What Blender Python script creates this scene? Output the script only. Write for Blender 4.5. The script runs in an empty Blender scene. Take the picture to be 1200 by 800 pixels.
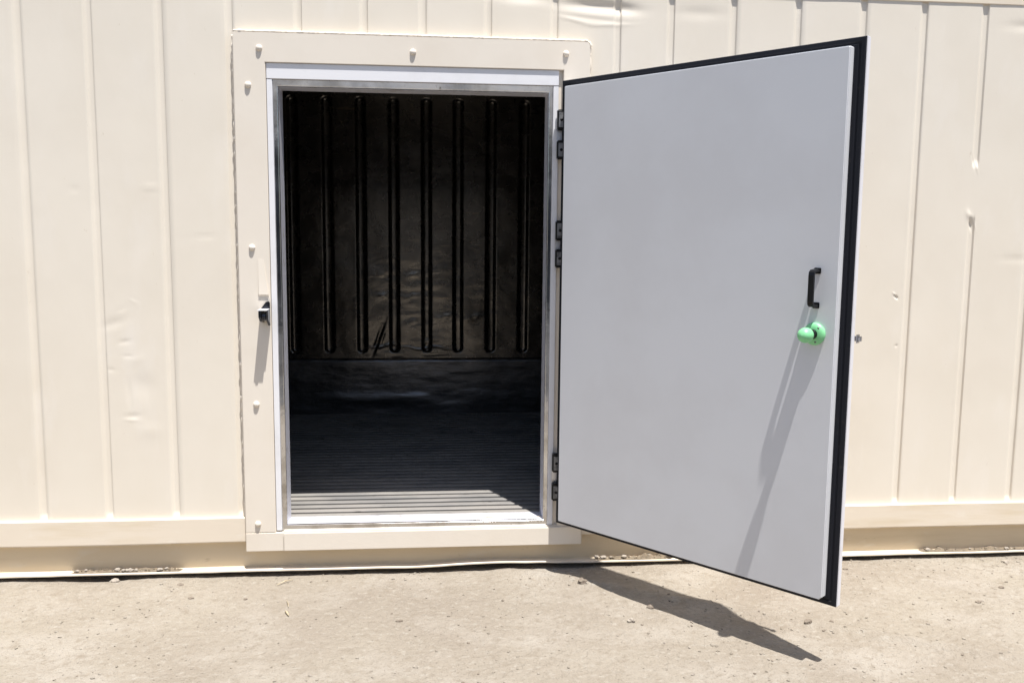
import bpy, bmesh, math, random
import numpy as np
from mathutils import Vector, Matrix, noise as mn

# ------------------------------------------------------------------ camera
S = bpy.context.scene
C = S.collection
F_PX, YAW, PITCH, ROLL = 1041.99, 0.09458, -0.11924, 0.009134
CAM = Vector((0.105578, -3.788417, 1.438753))
f = Vector((math.sin(YAW)*math.cos(PITCH), math.cos(YAW)*math.cos(PITCH), math.sin(PITCH)))
r = Vector((math.cos(YAW), -math.sin(YAW), 0)); u = r.cross(f)
r2 = r*math.cos(ROLL)+u*math.sin(ROLL); u2 = -r*math.sin(ROLL)+u*math.cos(ROLL)
cd = bpy.data.cameras.new('camera'); cam = bpy.data.objects.new('camera', cd); C.objects.link(cam)
cam.matrix_world = Matrix(((r2.x, u2.x, -f.x, CAM.x), (r2.y, u2.y, -f.y, CAM.y), (r2.z, u2.z, -f.z, CAM.z), (0, 0, 0, 1)))
cd.sensor_width = 36; cd.lens = F_PX/1200*36; cd.clip_start = 0.05; cd.clip_end = 2000
S.camera = cam

# ------------------------------------------------------------------ light
TO_SUN = Vector((0.115, -0.245, 1.0)).normalized()
W = bpy.data.worlds.new('World'); S.world = W; W.use_nodes = True
wn = W.node_tree; wn.nodes.clear()
sky = wn.nodes.new('ShaderNodeTexSky'); sky.sky_type = 'NISHITA'; sky.sun_disc = False
sky.sun_elevation = math.asin(TO_SUN.z); sky.sun_rotation = math.atan2(TO_SUN.x, TO_SUN.y)
sky.air_density = 1.0; sky.dust_density = 1.7; sky.ozone_density = 1.0
bg = wn.nodes.new('ShaderNodeBackground'); bg.inputs['Strength'].default_value = 0.07
wo = wn.nodes.new('ShaderNodeOutputWorld')
wn.links.new(sky.outputs[0], bg.inputs[0]); wn.links.new(bg.outputs[0], wo.inputs[0])
sl = bpy.data.lights.new('sun', 'SUN'); sl.energy = 4.2; sl.angle = math.radians(0.53); sl.color = (1.0, 0.972, 0.935)
sun = bpy.data.objects.new('sun', sl); C.objects.link(sun)
sun.rotation_euler = TO_SUN.to_track_quat('Z', 'Y').to_euler(); sun.location = (1, -3, 8)
S.view_settings.view_transform = 'Standard'; S.view_settings.look = 'None'
S.view_settings.exposure = 0.97; S.view_settings.gamma = 1.0
try: S.view_settings.use_curve_mapping = False
except Exception: pass

# ------------------------------------------------------------------ materials
def mat(name, col, rough=0.5, metal=0.0, spec=0.5, var=None, bumps=(), rvar=0.0, coat=0.0):
    """var = (colour2, scale, detail, lo, hi): mix to a second colour by noise.  bumps = [(scale, strength, distance, stretch)]"""
    m = bpy.data.materials.new(name); m.use_nodes = True
    nt = m.node_tree; N = nt.nodes; L = nt.links; b = N['Principled BSDF']
    b.inputs['Base Color'].default_value = (*col, 1); b.inputs['Roughness'].default_value = rough
    b.inputs['Metallic'].default_value = metal; b.inputs['Specular IOR Level'].default_value = spec
    if coat: b.inputs['Coat Weight'].default_value = coat; b.inputs['Coat Roughness'].default_value = 0.15
    tc = N.new('ShaderNodeTexCoord')
    prev = None
    for (c2, sc, det, lo, hi, st) in (var or []):
        mp = N.new('ShaderNodeMapping'); mp.inputs['Scale'].default_value = st; L.new(tc.outputs['Object'], mp.inputs[0])
        nz = N.new('ShaderNodeTexNoise'); nz.inputs['Scale'].default_value = sc; nz.inputs['Detail'].default_value = det
        nz.inputs['Roughness'].default_value = 0.6
        L.new(mp.outputs[0], nz.inputs['Vector'])
        mr = N.new('ShaderNodeMapRange'); mr.inputs[1].default_value = lo; mr.inputs[2].default_value = hi
        L.new(nz.outputs[0], mr.inputs[0])
        mx = N.new('ShaderNodeMix'); mx.data_type = 'RGBA'; L.new(mr.outputs[0], mx.inputs[0])
        if prev: L.new(prev, mx.inputs[6])
        else: mx.inputs[6].default_value = (*col, 1)
        mx.inputs[7].default_value = (*c2, 1); prev = mx.outputs[2]
    if prev: L.new(prev, b.inputs['Base Color'])
    if rvar:
        nz = N.new('ShaderNodeTexNoise'); nz.inputs['Scale'].default_value = 9; nz.inputs['Detail'].default_value = 6
        L.new(tc.outputs['Object'], nz.inputs['Vector'])
        mr = N.new('ShaderNodeMapRange'); mr.inputs[1].default_value = .3; mr.inputs[2].default_value = .7
        mr.inputs[3].default_value = max(rough-rvar, 0.02); mr.inputs[4].default_value = rough+rvar
        L.new(nz.outputs[0], mr.inputs[0]); L.new(mr.outputs[0], b.inputs['Roughness'])
    pb = None
    for (sc, stg, dist, st) in bumps:
        mp = N.new('ShaderNodeMapping'); mp.inputs['Scale'].default_value = st; L.new(tc.outputs['Object'], mp.inputs[0])
        nz = N.new('ShaderNodeTexNoise'); nz.inputs['Scale'].default_value = sc; nz.inputs['Detail'].default_value = 5
        L.new(mp.outputs[0], nz.inputs['Vector'])
        bp = N.new('ShaderNodeBump'); bp.inputs['Strength'].default_value = stg; bp.inputs['Distance'].default_value = dist
        L.new(nz.outputs[0], bp.inputs['Height'])
        if pb: L.new(pb, bp.inputs['Normal'])
        pb = bp.outputs[0]
    if pb: L.new(pb, b.inputs['Normal'])
    return m
I3 = (1, 1, 1)
M = {}
M['cream'] = mat('cream_paint', (.78, .72, .62), .42, rvar=.08,
    var=[((.745, .68, .575), 1.7, 6, .42, .68, (1, 1, .6)), ((.80, .745, .66), 5, 5, .56, .78, (1, 1, .35)), ((.62, .54, .43), 38, 4, .69, .80, (1, 1, .5))],
    bumps=[(3.2, .5, .004, (1, 1, .6)), (55, .12, .0008, I3)])
M['cream2'] = mat('cream_frame_paint', (.78, .715, .62), .45, rvar=.06,
    var=[((.75, .68, .58), 4, 6, .45, .72, I3)], bumps=[(9, .3, .0015, I3), (120, .15, .0005, I3)])
M['caulk'] = mat('cream_sealant', (.78, .71, .61), .6, var=[((.55, .47, .38), 55, 4, .58, .74, (1, 1, .4))], bumps=[(60, .6, .003, I3)])
M['rail'] = mat('cream_rail_paint', (.76, .675, .555), .45, rvar=.08,
    var=[((.64, .53, .36), 6, 6, .5, .8, (.25, 1, 2)), ((.80, .74, .65), 14, 5, .62, .8, (.4, 1, 1))],
    bumps=[(5, .4, .003, (.5, 1, 1)), (70, .15, .001, I3)])
M['web'] = mat('shade_tinted_web_paint', (.66, .55, .39), .5, rvar=.08,  # cream web: rail's shade and warm bounced light put into a darker golden base
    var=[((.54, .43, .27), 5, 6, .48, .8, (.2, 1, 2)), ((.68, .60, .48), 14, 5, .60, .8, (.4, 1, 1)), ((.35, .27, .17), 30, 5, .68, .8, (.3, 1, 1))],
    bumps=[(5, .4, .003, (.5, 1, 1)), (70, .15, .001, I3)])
M['pvc'] = mat('white_profile', (.80, .80, .82), .35, var=[((.72, .72, .73), 8, 5, .5, .75, I3)], bumps=[(20, .1, .001, I3)])
M['alu'] = mat('satin_aluminium', (.78, .78, .80), .38, metal=1, var=[((.55, .53, .50), 14, 6, .52, .72, I3)], bumps=[(40, .15, .001, (.1, 1, 1))])
M['jamb'] = mat('pale_jamb', (.70, .70, .76), .4, metal=.35, var=[((.5, .47, .44), 18, 6, .55, .75, I3)])
M['chrome'] = mat('polished_steel', (.66, .66, .67), .13, metal=1, rvar=.06,
    var=[((.42, .41, .40), 7, 7, .48, .66, I3), ((.18, .16, .14), 40, 4, .66, .74, I3)], bumps=[(6, .35, .004, I3), (140, .06, .0005, I3)])
M['panel'] = mat('pale_grey_panel', (.68, .69, .715), .42, rvar=.05, var=[((.645, .65, .67), 1.6, 5, .45, .62, I3), ((.60, .60, .615), 60, 3, .74, .8, I3)],
    bumps=[(2.0, .25, .003, I3), (180, .05, .0004, I3)])
M['skin'] = mat('white_door_skin', (.74, .73, .76), .35, var=[((.66, .64, .64), 20, 5, .55, .75, I3)])
M['gasket'] = mat('black_gasket_rubber', (.010, .011, .016), .55, spec=.22, var=[((.04, .035, .03), 30, 6, .64, .76, I3)], bumps=[(25, .2, .001, I3)])
M['black'] = mat('black_plastic', (.007, .007, .008), .32, spec=.25, bumps=[(90, .1, .0005, I3)])
M['green'] = mat('glow_green_plastic', (.22, .62, .29), .35, var=[((.27, .68, .34), 30, 3, .4, .7, I3)])
M['hinge'] = mat('grey_hinge_metal', (.24, .24, .245), .42, metal=.5, var=[((.07, .07, .07), 40, 4, .5, .7, I3)])
M['steel'] = mat('zinc_steel', (.50, .50, .52), .32, metal=1, var=[((.2, .19, .19), 60, 4, .5, .7, I3)])
M['blued'] = mat('dark_blued_metal', (.06, .065, .08), .22, metal=.8, var=[((.02, .02, .03), 60, 4, .45, .65, I3)])
M['inwall'] = mat('dull_liner_metal', (.19, .174, .153), .27, metal=.92, rvar=.04,
    var=[((.135, .123, .108), 2.5, 7, .42, .64, (1, 1, .5)), ((.42, .33, .22), 5, 9, .64, .78, (.5, 1, 8)), ((.09, .08, .068), 30, 5, .6, .75, (.3, 1, 3))],
    bumps=[(6, .5, .010, (.8, 1, 1.4)), (45, .25, .002, (.6, 1, 1.6))])
M['kick'] = mat('dull_kick_panel', (.20, .20, .205), .32, metal=.9, rvar=.04,
    var=[((.15, .15, .155), 3, 7, .45, .65, (1, 1, 2)), ((.36, .36, .36), 8, 9, .62, .74, (.3, 1, 5))],
    bumps=[(7, .8, .01, (.8, 1, 1.6)), (40, .35, .003, (.3, 1, 3))])
M['tfloor'] = mat('worn_aluminium_floor', (.29, .272, .25), .55, metal=.12, spec=.2, rvar=.1,
    var=[((.19, .185, .18), 5, 7, .45, .65, (.4, 1, 1)), ((.10, .095, .09), 40, 4, .62, .74, (.3, 1, 1))], bumps=[(60, .25, .002, (.1, 1, 1))])
M['dark'] = mat('dark_lining', (.06, .055, .05), .6)
SAND = (.288, .254, .205)
M['sand'] = mat('dry_packed_dirt', SAND, .95, spec=.15,
    var=[((.245, .210, .170), .9, 7, .38, .66, I3), ((.325, .292, .248), 2.3, 8, .48, .72, (1, 1.6, 1)),
         ((.228, .194, .152), 26, 8, .52, .72, I3), ((.33, .30, .255), 34, 8, .54, .74, (1, 1.2, 1)), ((.20, .168, .132), 150, 4, .60, .72, I3)],
    bumps=[(14, .6, .014, I3), (48, 1.0, .010, I3), (160, 1.0, .0045, I3)])
M['dirt'] = mat('ledge_dirt', (.20, .16, .115), .95, spec=.1, var=[((.14, .115, .085), 40, 6, .42, .62, I3), ((.45, .40, .33), 90, 4, .6, .72, I3)], bumps=[(90, .6, .004, I3)])
M['stone'] = mat('pale_stone', (.34, .30, .25), .9, spec=.2, var=[((.22, .19, .16), 50, 5, .45, .65, I3)], bumps=[(90, .5, .002, I3)])
M['stone_dark'] = mat('brown_stone', (.21, .175, .138), .9, spec=.2, var=[((.12, .095, .075), 60, 5, .45, .65, I3)], bumps=[(90, .5, .002, I3)])
M['straw'] = mat('dry_straw', (.52, .44, .30), .8, var=[((.35, .28, .18), 60, 4, .45, .65, I3)])
M['shed'] = mat('dark_blue_sheet', (.035, .042, .055), .5, var=[((.06, .06, .065), 3, 6, .45, .7, I3)])
M['shedroof'] = mat('grey_roof_sheet', (.13, .125, .12), .7, var=[((.20, .19, .18), 2, 6, .45, .7, I3)])
M['asphalt'] = mat('yard_asphalt', (.05, .05, .05), .9, var=[((.075, .072, .07), 20, 6, .45, .65, I3)], bumps=[(80, .5, .004, I3)])

# ------------------------------------------------------------------ mesh helpers
class MB:
    def __init__(s): s.v = []; s.f = []; s.sm = []
    def add(s, vs, fs, smooth=False):
        o = len(s.v); s.v += [tuple(q) for q in vs]; s.f += [tuple(i+o for i in q) for q in fs]; s.sm += [smooth]*len(fs); return s
    def box(s, x0, x1, y0, y1, z0, z1, bev=0.0, seg=2):
        bm = bmesh.new(); bmesh.ops.create_cube(bm, size=1)
        for q in bm.verts: q.co = Vector(((x0+x1)/2+q.co.x*(x1-x0), (y0+y1)/2+q.co.y*(y1-y0), (z0+z1)/2+q.co.z*(z1-z0)))
        if bev: bmesh.ops.bevel(bm, geom=bm.edges[:], offset=bev, segments=seg, affect='EDGES', clamp_overlap=True)
        return s.bm(bm)
    def bm(s, bm, mtx=None, smooth=False):
        if mtx: bmesh.ops.transform(bm, matrix=mtx, verts=bm.verts)
        bmesh.ops.recalc_face_normals(bm, faces=bm.faces[:])
        bm.verts.index_update(); s.add([q.co[:] for q in bm.verts], [[w.index for w in q.verts] for q in bm.faces], smooth); bm.free(); return s
    def lathe(s, prof, seg=32, mtx=None):
        """prof: (radius, height) along local +Z"""
        vs = []; fs = []; n = len(prof)
        for k in range(seg):
            a = 2*math.pi*k/seg
            for (R, h) in prof: vs.append(Vector((R*math.cos(a), R*math.sin(a), h)))
        for k in range(seg):
            k2 = (k+1) % seg
            for j in range(n-1): fs.append((k*n+j, k2*n+j, k2*n+j+1, k*n+j+1))
        if mtx: vs = [mtx @ q for q in vs]
        return s.add(vs, fs, True)
    def tube(s, pts, R, seg=10, squash=1.0):
        pts = [Vector(q) for q in pts]; vs = []; fs = []
        for i, q in enumerate(pts):
            t = (pts[min(i+1, len(pts)-1)]-pts[max(i-1, 0)]).normalized()
            a = t.cross(Vector((0, 0, 1)) if abs(t.z) < .9 else Vector((1, 0, 0))).normalized(); b = t.cross(a)
            rr = R[i] if isinstance(R, (list, tuple)) else R
            for k in range(seg):
                w = 2*math.pi*k/seg; vs.append(q+a*rr*math.cos(w)+b*rr*math.sin(w)*squash)
        for i in range(len(pts)-1):
            for k in range(seg):
                k2 = (k+1) % seg; fs.append((i*seg+k, i*seg+k2, (i+1)*seg+k2, (i+1)*seg+k))
        fs.append(tuple(range(seg))[::-1]); fs.append(tuple((len(pts)-1)*seg+k for k in range(seg)))
        return s.add(vs, fs, True)
    def build(s, name, m, parent=None):
        me = bpy.data.meshes.new(name); me.from_pydata(s.v, [], s.f); me.materials.append(m)
        me.polygons.foreach_set('use_smooth', s.sm)
        bm = bmesh.new(); bm.from_mesh(me); bmesh.ops.recalc_face_normals(bm, faces=bm.faces[:]); bm.to_mesh(me); bm.free()
        o = bpy.data.objects.new(name, me); C.objects.link(o)
        if parent is not None: o.parent = parent
        return o

def grid_obj(name, P, keep, m, parent=None, smooth=True):
    """P: (nu, nv, 3) numpy grid; keep: (nu-1, nv-1) bool"""
    nu, nv, _ = P.shape
    idx = np.arange(nu*nv).reshape(nu, nv)
    q = np.stack([idx[:-1, :-1], idx[1:, :-1], idx[1:, 1:], idx[:-1, 1:]], -1)[keep]
    me = bpy.data.meshes.new(name)
    me.vertices.add(nu*nv); me.vertices.foreach_set('co', P.reshape(-1).astype(np.float32))
    me.loops.add(q.size); me.loops.foreach_set('vertex_index', q.reshape(-1).astype(np.int32))
    me.polygons.add(len(q)); me.polygons.foreach_set('loop_start', np.arange(0, q.size, 4, dtype=np.int32))
    me.polygons.foreach_set('use_smooth', np.full(len(q), smooth))
    me.update(calc_edges=True); me.validate(); me.materials.append(m)
    o = bpy.data.objects.new(name, me); C.objects.link(o)
    if parent is not None: o.parent = parent
    return o

def ring(profile, name, m, parent, corner=0.0, smooth=False, seg=5):
    """profile: list of ((x0,x1,z0,z1), y, radius): rectangular loops joined one to the next"""
    mb = MB(); vs = []; n = None
    for (rc, y, rad) in profile:
        x0, x1, z0, z1 = rc; L = []
        for (cx, cz, a0) in ((x0+rad, z0+rad, 180), (x1-rad, z0+rad, 270), (x1-rad, z1-rad, 0), (x0+rad, z1-rad, 90)):
            for k in range(seg+1):
                a = math.radians(a0+90*k/seg); L.append((cx+rad*math.cos(a), y, cz+rad*math.sin(a)))
        n = len(L); vs += L
    fs = []
    for i in range(len(profile)-1):
        for k in range(n): fs.append((i*n+k, i*n+(k+1) % n, (i+1)*n+(k+1) % n, (i+1)*n+k))
    mb.add(vs, fs); return mb.build(name, m, parent)

def vnoise(x, y, seed=0):
    xi = np.floor(x).astype(np.int64); yi = np.floor(y).astype(np.int64); fx = x-xi; fy = y-yi
    fx = fx*fx*(3-2*fx); fy = fy*fy*(3-2*fy)
    def h(a, b):
        n = (a*374761393+b*668265263+seed*1442695041) & 0xffffffff
        n = ((n ^ (n >> 13))*1274126177) & 0xffffffff
        return ((n ^ (n >> 16)) & 0xffff)/65535.0
    return (h(xi, yi)*(1-fx)+h(xi+1, yi)*fx)*(1-fy)+(h(xi, yi+1)*(1-fx)+h(xi+1, yi+1)*fx)*fy
def fbm(x, y, o=4, seed=0):
    s = 0; a = .5
    for k in range(o): s = s+a*(vnoise(x*2**k, y*2**k, seed+k)-.5); a *= .5
    return s
def sstep(a, b, x):
    t = np.clip((x-a)/(b-a), 0, 1); return t*t*(3-2*t)
def uniq(a, eps=4e-4):
    a = np.sort(np.array(a)); return a[np.concatenate([[True], np.diff(a) > eps])]

def thing(name, label, cat, loc=(0, 0, 0), group=None):
    o = bpy.data.objects.new(name, None); C.objects.link(o); o.location = loc; o['label'] = label; o['category'] = cat
    if group: o['group'] = group
    return o
def tag(o, label, cat, group=None):
    o['label'] = label; o['category'] = cat
    if group: o['group'] = group
    return o
rnd = random.Random(7)

# ------------------------------------------------------------------ ground (one sheet to the horizon)
def ground_h(x, y):
    h = -0.027+0.012*fbm(x*.9, y*1.1, 3, 3)+0.012*fbm(x*4, y*4, 4, 11)
    h = h+0.0045*fbm(x*22, y*22, 3, 21)+0.0035*fbm(x*70, y*70, 2, 31)
    # low ridge of packed dirt running away from the doorway
    d = (y+.10)*.86+(x-.60)*.50
    h = h+0.014*np.exp(-(d/.035)**2)*sstep(-1.3, -.9, y)*sstep(.05, -.12, y)*(.5+vnoise(x*6, y*6, 5))
    h = h-0.018*np.exp(-((x+1.28)/.12)**2-((y-.02)/.06)**2)-0.012*np.exp(-((x-2.0)/.30)**2-((y-.02)/.05)**2)
    h = h-0.008*np.exp(-((x-.1)/.5)**2-((y-.02)/.05)**2)
    return h
xs = uniq(np.concatenate([np.arange(-2.6, 3.9, .011), -2.6-np.geomspace(.02, 400, 34), 3.9+np.geomspace(.02, 400, 34)]))
ys = uniq(np.concatenate([np.arange(-1.7, .12, .011), -1.7-np.geomspace(.02, 400, 34), .12+np.geomspace(.02, 400, 30)]))
X, Y = np.meshgrid(xs, ys, indexing='ij')
near = np.clip(1-np.maximum(np.maximum(-2.6-X, X-3.9), np.maximum(-1.7-Y, Y-.12))/.6, 0, 1)
Z = np.where(near > 0, ground_h(X, Y), -.03)*near+(-.03)*(1-near)
g = grid_obj('ground', np.stack([X, Y, Z], -1), np.ones((len(xs)-1, len(ys)-1), bool), M['sand']); g['kind'] = 'structure'
o = MB().box(-60, 60, -34, -3.75, -.028, -.018).build('road', M['asphalt']); o['kind'] = 'structure'

# ------------------------------------------------------------------ shipping container
X0, X1 = -4.6, 7.6
box = thing('shipping_container', 'long cream painted steel container with grooved side and small side door open', 'container', (0, 1.2, 0))
box_inv = Vector((0, -1.2, 0))
def put(o): o.location = box_inv; return o       # parts are modelled in world space; the Empty stands at the container's base

# outer side sheet: recessed vertical grooves, dents, hole for the doorway
GR = [-1.487, -1.220, -.946, -.673, -.400, -.136, .102, .371, .647, .913, 1.141, 1.410, 1.693, 1.983, 2.256, 2.533, 2.805, 3.07]
k = GR[0]
while k > X0+.35: k -= .27; GR.append(k)
k = 3.07
while k < X1-.2: k += .27; GR.append(k)
GW, GD = .036, .0080
OX0, OX1, OZ0, OZ1 = -.56, .67, .15, 2.14
cx = list(np.arange(X0, X1, .022))+[OX0, OX1]
for gx in GR: cx += [gx-GW, gx-GW+.004, gx-GW+.009, gx-GW+.014, gx-.0045, gx-.003, gx-.001, gx]
cx += list(np.arange(.55, 1.15, .008))+list(np.arange(-1.35, -.95, .008))+list(np.arange(2.12, 2.26, .004))+list(np.arange(2.46, 2.58, .004))
cx = uniq(cx, 6e-4); cz = uniq(list(np.arange(.2186, 2.465, .014))+[OZ0, OZ1]+list(np.arange(2.28, 2.44, .006))+list(np.arange(.62, 1.12, .007))+list(np.arange(1.15, 1.21, .004))+list(np.arange(1.44, 1.58, .006))+list(np.arange(1.72, 1.82, .006))+[.19], 6e-4)
X, Z = np.meshgrid(cx, cz, indexing='ij')
Yg = np.zeros_like(X)
for gx in GR:
    t = X-(gx-GW)
    prof = np.clip(np.minimum(t/.016, (GW-t)/.0040), 0, 1)
    prof = prof*prof*(3-2*prof)
    amp = GD
    if abs(gx-2.533) < .01: amp = GD*(1-sstep(1.50, 1.545, Z)*(1-sstep(1.745, 1.79, Z)))
    Yg += prof*amp*sstep(.2290, .246, Z)
def dent(x0, z0, sx, sz, d, ang=0):
    global Yg
    a = math.radians(ang); dx = (X-x0)*math.cos(a)+(Z-z0)*math.sin(a); dz = -(X-x0)*math.sin(a)+(Z-z0)*math.cos(a)
    Yg = Yg+d*np.exp(-(dx/sx)**2-(dz/sz)**2)
for a in [(.80, 2.385, .13, .022, .0085, -2), (.93, 2.375, .06, .020, .0035, -4), (.72, 2.325, .07, .008, -.0014, -12), (.86, 2.312, .09, .008, -.0013, 2), (.78, 2.335, .13, .010, .0013, -5), (.50, 2.41, .09, .020, .0045, 0), (.32, 2.43, .08, .02, .004, 0),
          (1.25, 2.37, .09, .025, .002, 0), (2.75, 2.36, .10, .02, .003, 0),
          (-1.125, .672, .030, .012, .0014, 4), (-1.13, .655, .026, .007, -.0008, -4), (-1.137, .77, .010, .06, .0012, 3), (-1.145, .985, .022, .010, .0012, 12), (-1.10, .91, .03, .02, -.0008, 30),
          (-1.205, .868, .014, .008, .0009, -8), (-1.135, .925, .018, .007, .0008, 0), (-1.08, .80, .045, .05, .0022, 25), (-1.06, .61, .05, .03, -.0012, 0), (-1.15, 1.12, .02, .006, .0006, 30), (-1.10, 1.15, .02, .005, -.0006, -30), (-1.19, 1.06, .05, .02, .0014, 20),
          (2.521, 1.762, .0035, .030, -.0018, 17), (2.508, 1.772, .0035, .026, .0022, 15), (2.514, 1.506, .0045, .026, .0045, 17), (2.527, 1.514, .0035, .030, -.0020, 17), (2.50, 1.545, .01, .02, -.003, 18),
          (2.186, 1.179, .010, .004, .007, -48), (2.178, 1.190, .012, .003, -.003, -48), (2.20, .96, .006, .004, .002, 0),
          (-1.02, 1.62, .03, .003, -.0015, 0), (-1.9, 1.2, .08, .05, .003, 0), (-.82, 1.42, .05, .005, .0015, 8), (-1.30, 1.60, .03, .004, .0015, -10), (1.75, .6, .10, .05, -.002, 0), (2.75, 1.35, .08, .01, .0015, 0)]:
    dent(*a)
Yg += .0040*fbm(X*1.6, Z*1.1, 4, 41)+.0011*fbm(X*9, Z*5, 3, 51)
edge = np.minimum(1, np.minimum((Z-.19)/.05, 1)); Yg = np.where(Z < .24, np.maximum(Yg, 0), Yg)
P = np.stack([X, Yg, Z], -1)
mx = (cx[:-1]+cx[1:])/2; mz = (cz[:-1]+cz[1:])/2
keep = ~((mx[:, None] > OX0) & (mx[:, None] < OX1) & (mz[None] > OZ0) & (mz[None] < OZ1))
wall = put(grid_obj('side_wall', P, keep, M['cream'], box))

# rails
def strip(name, poly, x0, x1, m, parent, wob=None, n=1, smooth=False):
    """open or closed (y,z) polyline extruded along x"""
    mb = MB(); vs = []; k = len(poly); fs = []
    xx = np.linspace(x0, x1, n+1)
    for x in xx:
        for (y, z) in poly:
            dy, dz = wob(x, y, z) if wob else (0, 0); vs.append((x, y+dy, z+dz))
    for i in range(n):
        for j in range(k-1): fs.append((i*k+j, (i+1)*k+j, (i+1)*k+j+1, i*k+j+1))
    mb.add(vs, fs, smooth); return mb.build(name, m, parent)
def railwob(x, y, z):
    a = .0016*mn.noise(Vector((x*2.1, 3, z*4)))+.0006*mn.noise(Vector((x*11, 1, 2)))
    return (a, a*.9)
rp = [(.03, .2286), (-.013, .2286), (-.0155, .2272), (-.016, .2255), (-.016, .125), (-.015, .1215), (-.012, .120), (.012, .120), (.0145, .117), (.0155, .112), (.0155, .108)]
put(strip('bottom_rail', rp, X0, -.672, M['rail'], box, railwob, 300))
put(strip('bottom_rail', rp, .782, X1, M['rail'], box, railwob, 400))
def flwob(x, y, z):
    k = 1.0 if z < .03 else 0
    b = .010*math.exp(-((x-.42)/.26)**2)+.003*mn.noise(Vector((x*1.7, 9, 0)))+.0012*mn.noise(Vector((x*9, 4, 0)))-.004*math.exp(-((x-.05)/.12)**2)
    e = .002*mn.noise(Vector((x*14, 7, 3)))
    return (e*k if y < 0 else 0.0005*mn.noise(Vector((x*3, z*9, 3))), b*k)
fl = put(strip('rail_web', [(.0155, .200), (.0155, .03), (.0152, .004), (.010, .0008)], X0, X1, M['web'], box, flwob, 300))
put(strip('rail_flange', [(.0150, .0010), (.012, .0004), (-.0240, 0), (-.0255, -.0012), (-.0258, -.0030), (-.0256, -.0070), (.03, -.007)], X0, X1, M['rail'], box, flwob, 900))
# top rail, a shade proud of the sheet
tr = put(strip('top_rail', [(.05, 2.448), (-.001, 2.448), (-.0035, 2.4505), (-.0035, 2.60), (.0, 2.606), (.05, 2.606)], X0, X1, M['rail'], box, lambda x, y, z: (0, .001*mn.noise(Vector((x*2, 5, 1)))), 200))
# rest of the shell: roof, far side, ends (outside shapes, closed)
put(MB().box(X0, X1, .03, 2.40, 2.50, 2.600, .004).build('roof', M['cream'], box))
put(MB().box(X0, X1, 2.40, 2.44, -.006, 2.606, .003).build('rear_wall', M['cream'], box))
put(MB().box(X0-.03, X0, .0, 2.44, -.006, 2.606, .003).build('end_wall', M['cream'], box))
put(MB().box(X1, X1+.03, .0, 2.44, -.006, 2.606, .003).build('end_wall', M['cream'], box))

# ---- inside: corrugated liner, kick panel, T-bar floor, ceiling, end liners, inner face of the door side
IX0, IX1, IY1, IZ1 = X0+.05, X1-.05, 2.36, 2.43
RX = [-.794, -.567, -.345, -.125, .096, .311, .536, .761]
k = RX[0]
while k > IX0+.3: k -= .223; RX.append(k)
k = RX[7]
while k < IX1-.3: k += .223; RX.append(k)
cx = list(np.arange(IX0, IX1, .05))+[IX1]+list(np.arange(-1.0, 1.0, .012))
for q in RX: cx += [q+e for e in (-.046, -.042, -.038, -.034, -.030, -.026, -.022, -.018, 0, .018, .022, .026, .030, .034, .038, .042, .046)]
cx = uniq(cx, 1e-3); cz = uniq(list(np.arange(.57, IZ1, .016))+list(np.arange(.59, .68, .005))+list(np.arange(2.28, 2.36, .005))+[IZ1], 1e-3)
X, Z = np.meshgrid(cx, cz, indexing='ij'); Yg = np.full_like(X, IY1)
for q in RX:
    zc = np.clip(Z, .612+.040, 2.352-.040)
    d = np.sqrt((X-q)**2+((Z-zc)*1.15)**2)
    Yg += .016*(1-sstep(.012, .041, d))
mask = np.exp(-((X-.05)/.5)**2)*(1-sstep(1.2, 1.6, Z))
Yg += .010*fbm(X*3, Z*2.2, 4, 61)+.006*mask*fbm(X*6, Z*26, 3, 71)
for (x0, z0, L, dd) in [(-.20, 1.165, .05, -.006), (-.20, 1.02, .09, -.008), (.0, 1.015, .06, -.007), (.0, 1.16, .06, -.006), (.22, .87, .07, -.007), (.43, .87, .07, -.006), (.0, .84, .05, -.006), (.1, .70, .12, -.005), (.1, .655, .14, -.005), (-.2, .67, .08, -.005)]:
    Yg += dd*np.exp(-((X-x0)/L)**2-((Z-z0-.01*np.sin((X-x0)*30))/.007)**2)
dx = (X+.235)*math.cos(.35)-(Z-.72)*math.sin(.35); dz = (X+.235)*math.sin(.35)+(Z-.72)*math.cos(.35)
Yg += .010*np.exp(-(dx/.012)**2-(dz/.10)**2)-.008*np.exp(-((dx-.018)/.010)**2-(dz/.10)**2)
put(grid_obj('back_liner', np.stack([X, Yg, Z], -1), np.ones((len(cx)-1, len(cz)-1), bool), M['inwall'], box))
cx = uniq(list(np.arange(IX0, IX1, .05))+[IX1]+list(np.arange(-1.0, 1.0, .014))); cz = np.arange(.16, .59, .0125)
X, Z = np.meshgrid(cx, cz, indexing='ij')
Yg = 2.338+.010*fbm(X*3, Z*5, 4, 81)+.005*fbm(X*5, Z*34, 3, 91)-.010*np.exp(-((Z-.30)/.04)**2)*(vnoise(X*4, Z*3, 4)-.2)
Yg = np.where(Z > .575, 2.356, Yg)
put(grid_obj('kick_panel', np.stack([X, Yg, Z], -1), np.ones((len(cx)-1, len(cz)-1), bool), M['kick'], box))
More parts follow.
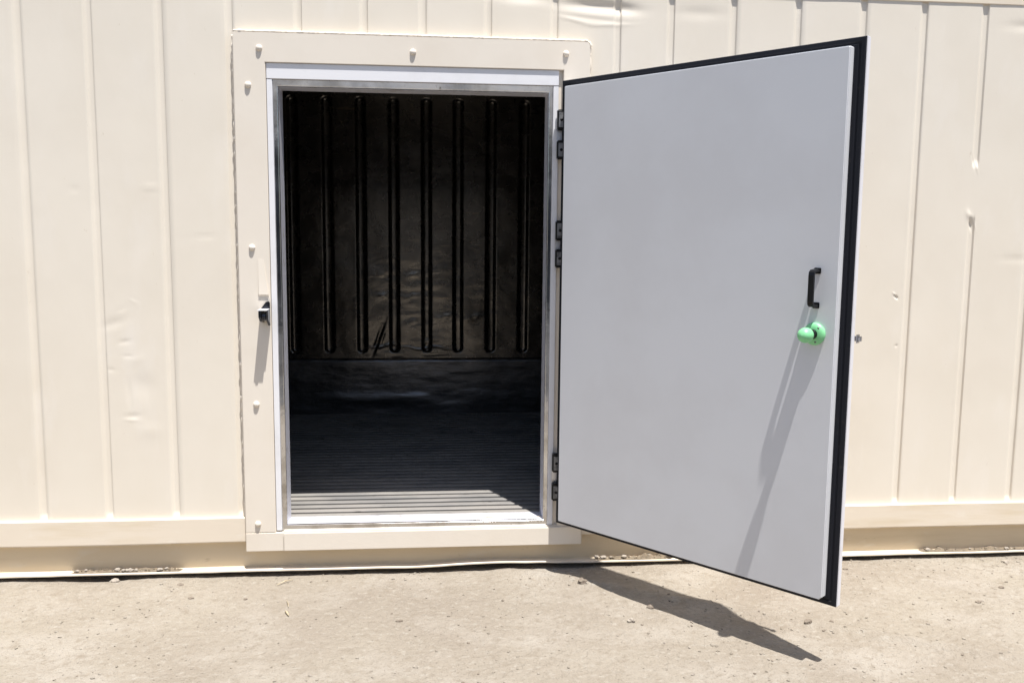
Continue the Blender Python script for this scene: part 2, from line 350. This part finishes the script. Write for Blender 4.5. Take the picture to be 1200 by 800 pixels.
# floor: raised T bars running lengthwise
poly = []; y = .080; PT = .0635
while y < 2.34:
    poly += [(y, .150), (y+.010, .150), (y+.010, .190), (y+.002, .193), (y+.002, .1975), (y+.004, .2), (y+.036, .2), (y+.038, .1975), (y+.038, .193), (y+.030, .190), (y+.030, .150)]; y += PT
poly.append((2.345, .150))
put(strip('bar_floor', poly, IX0, IX1, M['tfloor'], box, lambda x, y, z: (0, .0012*mn.noise(Vector((x*1.2, y*3, 0)))), 160))
put(MB().box(IX0, IX1, .03, 2.345, .11, .148).build('floor_base', M['dark'], box))
put(MB().box(IX0, IX1, .079, 2.395, IZ1+.002, 2.498).build('ceiling_liner', M['inwall'], box))
put(MB().box(IX0-.03, IX0-.002, .079, 2.395, .15, 2.43).build('end_liner', M['inwall'], box))
put(MB().box(IX1+.002, IX1+.03, .079, 2.395, .15, 2.43).build('end_liner', M['inwall'], box))
mb = MB()
mb.box(IX0, -.498, .045, .078, .202, 2.43); mb.box(.609, IX1, .045, .078, .202, 2.43); mb.box(-.498, .609, .045, .078, 2.025, 2.43)
put(mb.build('front_liner', M['inwall'], box))

# ------------------------------------------------------------------ door frame (a part of the container) and its pieces
PY = -.029
PO = (-.671, .779, .1665, 2.236); PI_ = (-.545, .668, .1665-.02, 2.118)
# flange plate: a U (two sides and head) round the opening
def plate():
    bm = bmesh.new()
    x0, x1, z0, z1 = PO; a0, a1, b1 = -.545, .668, 2.118
    R = .022; L = []
    L += [(x0, z0)]
    for k in range(6): a = math.radians(180-90*k/5); L.append((x0+.006+.006*math.cos(a), z1-.006+.006*math.sin(a)))
    for k in range(7): a = math.radians(90-90*k/6); L.append((x1-R+R*math.cos(a), z1-R+R*math.sin(a)))
    L += [(x1, z0), (a1, z0), (a1, b1), (a0, b1), (a0, z0)]
    vs = [bm.verts.new((x, PY, z)) for x, z in L]; fc = bm.faces.new(vs)
    ex = bmesh.ops.extrude_face_region(bm, geom=[fc]); nv = [q for q in ex['geom'] if isinstance(q, bmesh.types.BMVert)]
    bmesh.ops.translate(bm, verts=nv, vec=(0, .031, 0))
    ed = [e for e in bm.edges if abs(e.verts[0].co.y-PY) < 1e-5 and abs(e.verts[1].co.y-PY) < 1e-5]
    bmesh.ops.bevel(bm, geom=ed, offset=.0022, segments=2, affect='EDGES')
    bmesh.ops.triangulate(bm, faces=[q for q in bm.faces if len(q.verts) > 4])
    return MB().bm(bm)
frame = put(plate().build('door_frame', M['cream2'], box))
def fpart(o): return o     # children of the frame share its local space (world minus the Empty's offset)
# box sill under the doorway
sb = MB().box(-.671, .779, -.0305, .012, .084, .1655, .002)
fpart(sb.build('sill', M['cream2'], frame))
ss = MB().box(-.512, .776, -.040, -.0308, .086, .1665, .003)
ss.box(-.512, .776, -.0306, -.004, .1656, .1706, .001)
fpart(ss.build('sill_nosing', M['cream2'], frame))
# white profile (three sides), mitred look
wy = -.022
mb = MB()
mb.box(-.543, -.5205, wy, .03, .172, 2.054, .0015); mb.box(.6265, .649, wy, .03, .172, 2.054, .0015); mb.box(-.543, .649, wy-.001, .03, 2.0555, 2.117, .0015)
fpart(mb.build('white_trim', M['pvc'], frame))
# cream return between the white profile and the hinge side of the plate
fpart(MB().box(.6505, .667, -.012, .01, .170, 2.117).build('return_strip', M['cream2'], frame))
# polished trim: face, lip
def R4(x0, x1, z0, z1): return (x0, x1, z0, z1)
ring([(R4(-.520, .626, .1715, 2.0545), .0, .0), (R4(-.520, .626, .1715, 2.0545), -.0155, .0), (R4(-.518, .624, .1735, 2.0525), -.0160, 0), (R4(-0.5030, .611, .1915, 2.031), -.0160, 0),
      (R4(-0.5015, .6095, .1925, 2.0295), -.0150, 0), (R4(-0.4995, .608, .1945, 2.0275), -.0150, 0), (R4(-0.4985, .6075, .196, 2.0265), -.012, 0)], 'polished_trim', M['chrome'], frame, seg=1)
ring([(R4(-0.4982, .6072, .1965, 2.026), -.0118, 0), (R4(-0.4960, .605, .1985, 2.024), .0795, 0)], 'jamb', M['jamb'], frame, seg=1)
# sealant beads, uneven
def bead(pts, base, amp, seed):
    R = [base+amp*mn.noise(Vector((i*.33+seed, seed, 0)))+amp*.7*mn.noise(Vector((i*.9+seed, 3, seed))) for i in range(len(pts))]
    P = [Vector(q)+Vector((.0016*mn.noise(Vector((i*.4, seed, 5))), 0, .0016*mn.noise(Vector((i*.5, 8, seed))))) for i, q in enumerate(pts)]
    return P, [max(q, .001) for q in R]
mb = MB()
P_, R_ = bead([(-.6725, -.0095, z) for z in np.linspace(.24, 2.225, 330)], .0045, .0026, 1.3); mb.tube(P_, R_, 8, 1.5)
P_, R_ = bead([(x, -.024, 2.2385) for x in np.linspace(-.668, .757, 240)]+[(.757+.0235*math.sin(a), -.024, 2.215+.0235*math.cos(a)) for a in np.linspace(.1, 1.5, 12)], .0052, .0022, 4.1); mb.tube(P_, R_, 8)
P_, R_ = bead([(.781, -.018, z) for z in np.linspace(.2, 2.215, 300)], .0030, .0035, 7.7); mb.tube(P_, R_, 8)
fpart(mb.build('sealant', M['caulk'], frame))
# dome bolts
for (x, z) in [(-.568, 2.173), (.046, 2.173), (.676, 2.184), (-.615, 2.028), (-.615, 1.377), (-.613, .723), (-.619, .205)]:
    mt = Matrix.Translation((x, PY, z)) @ Matrix.Rotation(math.radians(90), 4, 'X')
    mb = MB().lathe([(.0001, .0100), (.005, .0096), (.0095, .0078), (.0115, .0055), (.0120, .003), (.0130, .0022), (.0135, 0)], 9, mt)
    fpart(mb.build('bolt', M['cream2'], frame))
# strike on the latch side
st = MB()
st.box(-.586, -.550, PY-.003, PY, 1.075, 1.12, .001)                      # base plate
st.box(-.587, -.549, PY-.076, PY-.0005, 1.1225, 1.1262, .001)             # shelf plate
fpart(st.build('strike_plate', M['pvc'], frame))
def prism_yz(poly, x0, x1):
    bm = bmesh.new(); q = [bm.verts.new((x0, a, b)) for a, b in poly]
    fc = bm.faces.new(q); ex = bmesh.ops.extrude_face_region(bm, geom=[fc]); bmesh.ops.translate(bm, verts=[w for w in ex['geom'] if isinstance(w, bmesh.types.BMVert)], vec=(x1-x0, 0, 0))
    bmesh.ops.bevel(bm, geom=bm.edges[:], offset=.0008, segments=1, affect='EDGES'); return bm
sd = MB()
bm = bmesh.new(); q = [bm.verts.new((a, PY-.0005, b)) for a, b in [(-.583, 1.127), (-.547, 1.127), (-.547, 1.150), (-.553, 1.157), (-.563, 1.154)]]
fc = bm.faces.new(q); ex = bmesh.ops.extrude_face_region(bm, geom=[fc]); bmesh.ops.translate(bm, verts=[w for w in ex['geom'] if isinstance(w, bmesh.types.BMVert)], vec=(0, -.010, 0)); sd.bm(bm)
sd.bm(prism_yz([(PY-.003, 1.122), (PY-.072, 1.122), (PY-.072, 1.095), (PY-.050, 1.078), (PY-.003, 1.068)], -.583, -.572))
sd.bm(prism_yz([(PY-.003, 1.122), (PY-.060, 1.122), (PY-.055, 1.085), (PY-.003, 1.055)], -.556, -.547))
sd.lathe([(.0001, -.008), (.016, -.008), (.0165, -.006), (.0165, .006), (.016, .008), (.0001, .008)], 20, Matrix.Translation((-.564, PY-.050, 1.098)) @ Matrix.Rotation(math.radians(90), 4, 'Y'))
fpart(sd.build('strike_body', M['blued'], frame))
# cream wedge pad above the strike
bm = bmesh.new()
pv = [(-.592, PY, 1.33), (-.570, PY, 1.33), (-.552, PY, 1.178), (-.592, PY, 1.178), (-.592, PY-.0005, 1.33), (-.570, PY-.0005, 1.33), (-.552, PY-.0065, 1.185), (-.592, PY-.0065, 1.185)]
q = [bm.verts.new(c) for c in pv]
for a in [(0, 1, 2, 3), (4, 5, 6, 7), (0, 1, 5, 4), (1, 2, 6, 5), (2, 3, 7, 6), (3, 0, 4, 7)]: bm.faces.new([q[i] for i in a])
fpart(MB().bm(bm).build('wedge_pad', M['cream2'], frame))
# hinges on the frame
HX = .641
for (za, zb) in [(1.955, 1.752), (1.500, 1.302), (.500, .290)]:
    hg = fpart(MB().box(.641, .700, -.0345, -.0295, zb, za, .001).build('hinge', M['alu'], frame))
    for (z0, z1) in [(za-.084, za), (zb, zb+.078)]:
        kb = MB().box(HX-.001, .672, -.060, -.035, z0, z1, .005, 3)
        kb.build('knuckle', M['black'], hg)
        cp = MB().box(HX+.0045, .668, -.0635, -.0602, z0+.011, z1-.011, .0012)
        cp.build('cover_plate', M['hinge'], hg)
        zz = (z0+z1)/2
        MB().lathe([(.0001, .0012), (.0055, .0012), (.0062, 0)], 14, Matrix.Translation((.6570, -.0636, zz)) @ Matrix.Rotation(math.radians(90), 4, 'X')).build('pin', M['black'], hg)

# ------------------------------------------------------------------ dark ribbed shed across the yard: seen mirrored in the polished trim
shed = thing('storage_shed', 'long low dark blue shed across the yard, mirrored in the polished door trim', 'building', (0, -14, 0))
xx = []; k = -16.0
while k < 16: xx += [(k, 0), (k+.05, .03), (k+.15, .03), (k+.20, 0)]; k += .25
mbs = MB(); vs = []; fs = []
for (a, b) in xx: vs += [(a, 2+b, -.03), (a, 2+b, 3.2)]
for i in range(len(xx)-1): fs.append((2*i, 2*i+1, 2*i+3, 2*i+2))
mbs.add(vs, fs); mbs.build('front_wall', M['shed'], shed)
MB().box(-16, 16, -3, 1.99, -.03, 3.19, .01).build('body', M['shed'], shed)
bm = bmesh.new(); q = [bm.verts.new(c) for c in [(-16.2, 2.3, 3.20), (16.2, 2.3, 3.20), (16.2, -4.4, 6.2), (-16.2, -4.4, 6.2)]]
bm.faces.new(q); ex = bmesh.ops.extrude_face_region(bm, geom=bm.faces[:]); bmesh.ops.translate(bm, verts=[w for w in ex['geom'] if isinstance(w, bmesh.types.BMVert)], vec=(0, 0, .1)); MB().bm(bm).build('roof', M['shedroof'], shed)
dd = MB().box(-6.5, -3.5, 2.035, 2.08, -.02, 2.6, .01).build('roller_door', M['hinge'], shed)

# ------------------------------------------------------------------ the door leaf, swung open about its hinge line
TH = math.radians(49.33)
dm = Matrix(((math.cos(TH), math.sin(TH), 0, .6628), (-math.sin(TH), math.cos(TH), 0, -.05-1.2), (0, 0, 1, 0), (0, 0, 0, 1)))   # local: +x along the leaf, -y towards its inner face
door = MB().box(0, 1.265, 0, .025, .192, 2.072, .0018).build('door', M['skin'], box)
door.matrix_local = dm
def dp(mb, name, m): return mb.build(name, M[m], door)
# rubber gasket border on the inner face
ring([((.0015, 1.2632, .1935, 2.0705), 0.0, .0), ((.0015, 1.2632, .1935, 2.0705), -.005, .0), ((.004, 1.261, .196, 2.068), -.0075, 0), ((.016, 1.249, .208, 2.056), -.0078, 0),
      ((.019, 1.246, .211, 2.053), -.0055, 0), ((.023, 1.242, .215, 2.049), -.0055, 0), ((.026, 1.239, .217, 2.047), -.0095, 0), ((.040, 1.229, .222, 2.036), -.0098, 0)], 'gasket', M['gasket'], door, seg=1)
# insulated plug panel, chamfered at the corners
bm = bmesh.new(); c0 = .010; c1 = .003
L = [(.040+c1, .216), (1.2265-c0, .216), (1.2265, .216+c0), (1.2265, 2.041-c1), (1.2265-c1, 2.041), (.040+c1, 2.041), (.040, 2.041-c1), (.040, .216+c1)]
q = [bm.verts.new((a, -.038, b)) for a, b in L]; fc = bm.faces.new(q)
ex = bmesh.ops.extrude_face_region(bm, geom=[fc]); bmesh.ops.translate(bm, verts=[w for w in ex['geom'] if isinstance(w, bmesh.types.BMVert)], vec=(0, .038, 0))
ed = [e for e in bm.edges if abs(e.verts[0].co.y+.038) < 1e-5 and abs(e.verts[1].co.y+.038) < 1e-5]
bmesh.ops.bevel(bm, geom=ed, offset=.0025, segments=3, affect='EDGES')
dp(MB().bm(bm), 'inner_panel', 'panel')
# pull handle: square D bar, feet splayed towards the panel
hx, n0 = 1.156, -.038
hb = MB()
def bar(pts, w, d):
    m = MB(); vs = []; fs = []
    for i, (x, y, z) in enumerate(pts):
        a = Vector(pts[max(i-1, 0)]); b = Vector(pts[min(i+1, len(pts)-1)]); t = (b-a).normalized(); nn = t.cross(Vector((1, 0, 0))).normalized()
        p = Vector((x, y, z))
        for (s1, s2) in ((-1, -1), (-.8, -1.15), (.8, -1.15), (1, -1), (1, 1), (-1, 1)): vs.append(p+Vector((w*s1, 0, 0))+nn*d*s2)
    for i in range(len(pts)-1):
        for k in range(6): fs.append((i*6+k, i*6+(k+1) % 6, (i+1)*6+(k+1) % 6, (i+1)*6+k))
    fs.append(tuple(range(6))); fs.append(tuple(len(vs)-6+k for k in range(6)))
    return m.add(vs, fs)
zt, zb = 1.332, 1.214
hb = bar([(hx, n0, zt), (hx, n0-.012, zt), (hx, n0-.034, zt-.002), (hx, n0-.041, zt-.007), (hx, n0-.043, zt-.016), (hx, n0-.043, zb+.016), (hx, n0-.041, zb+.007), (hx, n0-.034, zb+.002), (hx, n0-.012, zb), (hx, n0, zb)], .0095, .0042)
hb.box(hx-.012, hx+.012, n0-.004, n0, zt-.012, zt+.008, .0015); hb.box(hx-.012, hx+.012, n0-.004, n0, zb-.008, zb+.012, .0015)
dp(hb, 'pull_handle', 'black')
# inside release knob: green rosette, black neck, green mushroom
kz = 1.121; ax = Matrix.Translation((hx, n0, kz)) @ Matrix.Rotation(math.radians(90), 4, 'X')
ro = dp(MB().lathe([(.0375, 0), (.038, .004), (.036, .009), (.030, .013), (.022, .0155), (.0001, .016)], 36, ax), 'rosette', 'green')
dp(MB().lathe([(.0165, .014), (.0165, .038), (.0145, .040), (.0145, .048), (.0001, .048)], 24, ax), 'knob_neck', 'black')
dp(MB().lathe([(.0001, .044), (.014, .044), (.021, .050), (.0245, .058), (.0255, .068), (.0235, .079), (.018, .088), (.010, .0935), (.0001, .095)], 32, ax), 'release_knob', 'green')
for a in (50, 170, 290):
    mt = ax @ Matrix.Translation((.0275*math.cos(math.radians(a)), .0275*math.sin(math.radians(a)), .0135))
    dp(MB().lathe([(.0001, .0015), (.0032, .0012), (.0036, -.001)], 10, mt), 'screw', 'hinge')
# outside latch: body on the outer face, tongue past the leaf's edge
lb = MB().box(1.11, 1.205, .0255, .050, 1.06, 1.16, .006, 3)
dp(lb, 'outer_latch', 'steel')
lt = MB().box(1.2055, 1.281, .036, .048, 1.100, 1.116, .0015); lt.box(1.2665, 1.271, .032, .052, 1.094, 1.122, .001)
dp(lt, 'latch_tongue', 'steel')

# ------------------------------------------------------------------ loose things: dirt on the ledge, stones, straw
def rock(mb, loc, s, seed, sub=2, flat=.7, rot=0):
    bm = bmesh.new(); bmesh.ops.create_icosphere(bm, subdivisions=sub, radius=1)
    sv = Vector((seed*3.1, seed*1.7, seed*.9))
    for v in bm.verts:
        d = v.co.normalized(); k = 1+.45*mn.noise(d*1.3+sv)+.18*mn.noise(d*3.1+sv)
        v.co = Vector((d.x*k*s[0], d.y*k*s[1], d.z*k*s[2]*flat))
    mt = Matrix.Translation(loc) @ Matrix.Rotation(rot, 4, 'Z') @ Matrix.Rotation(seed*.7 % .6, 4, 'X')
    return mb.bm(bm, mt, smooth=False)
def gh(x, y): return float(ground_h(np.array([[x]]), np.array([[y]]))[0, 0])
def dirt(x0, x1, label, dens, stones, seed):
    where = 'dirt on the rail ledge '+label.split(' ledge ', 1)[1]
    R = random.Random(seed); n = int((x1-x0)/.004); my = 11
    yy = np.linspace(-.019, .0150, my); xx = np.linspace(x0, x1, n)
    X, Y = np.meshgrid(xx, yy, indexing='ij')
    tp = np.clip(np.minimum((X-x0)/.05, (x1-X)/.05), 0, 1)
    h = dens*tp*(.10+3.6*np.clip(vnoise(X*40, Y*60, seed)-.20, 0, 1)*vnoise(X*11, X*0, seed+2)**1.5)*sstep(-.0195, .004, Y)+.0015*vnoise(X*180, Y*180, seed)*tp
    base = np.vectorize(lambda x: flwob(x, -1, 0)[1])(xx)[:, None]
    Z = .0010+base+h-.003*(1-tp)
    o = grid_obj('dirt_pile', np.stack([X, Y, Z], -1), np.ones((n-1, my-1), bool), M['dirt'])
    tag(o, label, 'dirt')
    mb = MB()
    for k in range(stones*6):
        x = R.uniform(x0+.02, x1-.02); s = R.uniform(.0018, .0045)
        rock(mb, (x, R.uniform(-.014, .008), .004+flwob(x, -1, 0)[1]+dens*.5), (s*R.uniform(.8, 1.5), s, s), k+seed*9.1, 1)
    gr = mb.build('grit', M['dirt'], o); gr['kind'] = 'stuff'
    for k in range(stones):
        x = R.uniform(x0+.02, x1-.02); s = R.uniform(.004, .010); y = R.uniform(-.012, 0)
        mb = MB(); rock(mb, (0, 0, 0), (s*R.uniform(1, 1.8), s, s*.9), k+seed*5.3, 2, rot=R.uniform(-.4, .4))
        p = mb.build('pebble', M['stone']); p.location = (x, y, .006+flwob(x, -1, 0)[1]+dens*.3)
        tag(p, 'pale pebble in the '+where, 'stone', 'pebbles in the '+where)
dirt(-1.42, -.93, 'line of dry dirt and pebbles on the rail ledge left of the doorway', .010, 9, 3)
dirt(.83, 1.22, 'small heap of dark crumbly dirt on the rail ledge under the open door', .013, 6, 8)
dirt(2.36, 3.6, 'long strip of dry dirt on the rail ledge right of the door', .008, 8, 14)

def stone(x, y, s, label, dark=False, seed=1.0, flat=.7, rot=0.0, group='loose stones on the dirt'):
    mb = MB(); rock(mb, (0, 0, s[2]*.35), s, seed, 3, flat, rot)
    o = mb.build('stone', M['stone_dark' if dark else 'stone']); o.location = (x, y, gh(x, y)); return tag(o, label, 'stone', group)
stone(-1.216, -.035, (.020, .013, .012), 'pale stone touching the ledge below the left line of dirt', False, 1.1)
stone(.880, -.585, (.016, .013, .013), 'pale pebble at the lit edge of the door shadow, below its middle', False, 2.7)
stone(.985, -.465, (.013, .011, .011), 'brown stone inside the door shadow, nearest its middle', True, 3.9)
stone(1.545, -.670, (.014, .011, .010), 'round dark brown stone on sunlit dirt beyond the shadow tip', True, 4.2)
stone(1.640, -.665, (.008, .007, .006), 'tiny brown stone right of the round dark one beyond the shadow', True, 5.4)
stone(.752, -.215, (.018, .015, .013), 'rough brown clod in the shadow near the container ledge', True, 6.6)
stone(-.008, -.520, (.012, .006, .007), 'slender dark chip lying on open dirt below the doorway', True, 7.3)
stone(2.741, -.090, (.016, .012, .010), 'white stone near the ledge at far right', False, 8.8)
stone(2.33, -.52, (.013, .009, .008), 'dark flat chip on the dirt right of the door', True, 9.5)
stone(2.52, -.385, (.011, .008, .007), 'small dark chip in the dirt at far right', True, 10.1)
stone(-.930, -.10, (.014, .008, .006), 'flat dark chip near the ledge left of the doorway', True, 11.9)
stone(-.85, -.245, (.011, .008, .006), 'small dark chip out on the dirt at left', True, 12.4)
stone(-.63, -.27, (.008, .006, .005), 'tiny dark chip left of the straw bits', True, 13.5)
stone(-1.60, -.30, (.010, .006, .005), 'small brown chip on the dirt at far left', True, 14.5)
stone(1.95, -.14, (.011, .008, .006), 'little brown chip close to the ledge right of the open door', True, 15.2)
def straw(pts, R, label):
    o = MB().tube([(a-pts[0][0], b-pts[0][1], gh(a, b)+.004+c-gh(pts[0][0], pts[0][1])) for a, b, c in pts], R, 8)
    o = o.build('straw', M['straw']); o.location = (pts[0][0], pts[0][1], gh(pts[0][0], pts[0][1])); tag(o, label, 'straw', 'bits of dry straw on the dirt')
straw([(-.462, -.300, .003), (-.452, -.335, .004), (-.445, -.368, .002)], [.0012, .0016, .0011], 'thin curved straw on the dirt below the left frame side')
straw([(-.452, -.402, .001), (-.442, -.425, .003), (-.432, -.450, .001)], [.002, .0045, .002], 'short flat straw flake just below the thin curved one')
straw([(-.47, -.075, .002), (-.50, -.10, .006), (-.53, -.130, .001)], [.001, .0026, .001], 'dark dry stalk beside the ledge below the frame corner')
# fine gravel scattered over the dirt: uncountable
mb = MB(); R = random.Random(5); mbd = MB(); mbs_ = MB()
for k in range(7500):
    x = R.uniform(-2.5, 3.7); y = -abs(R.random()**1.15)*1.65+.01
    if vnoise(np.array([x*3.1]), np.array([y*4.3]), 77)[0]*1.3 < R.random(): continue
    s = .0010+.0046*R.random()**4
    q = R.random()
    bm = bmesh.new(); bmesh.ops.create_icosphere(bm, subdivisions=1, radius=s)
    for v in bm.verts: v.co *= R.uniform(.7, 1.25)
    (mb if q < .20 else mbd if q < .27 else mbs_).bm(bm, Matrix.Translation((x, y, gh(x, y)+s*.3)) @ Matrix.Rotation(R.uniform(0, 6), 4, 'Z') @ Matrix.Diagonal((1.5, 1, .75, 1)))
n1 = len(mb.f); mb.add(mbd.v, mbd.f); n2 = len(mb.f); mb.add(mbs_.v, mbs_.f)
o = mb.build('gravel', M['stone']); o.data.materials.append(M['stone_dark'])
mi = np.zeros(len(o.data.polygons), np.int32); mi[n1:n2] = 1; mi[n2:] = 2; o.data.materials.append(M['sand']); o.data.polygons.foreach_set('material_index', mi)
o['kind'] = 'stuff'; o['label'] = 'fine gravel and grit scattered over the dry dirt'; o['category'] = 'gravel'

S.cycles.max_bounces = 10 if hasattr(S, 'cycles') else 8
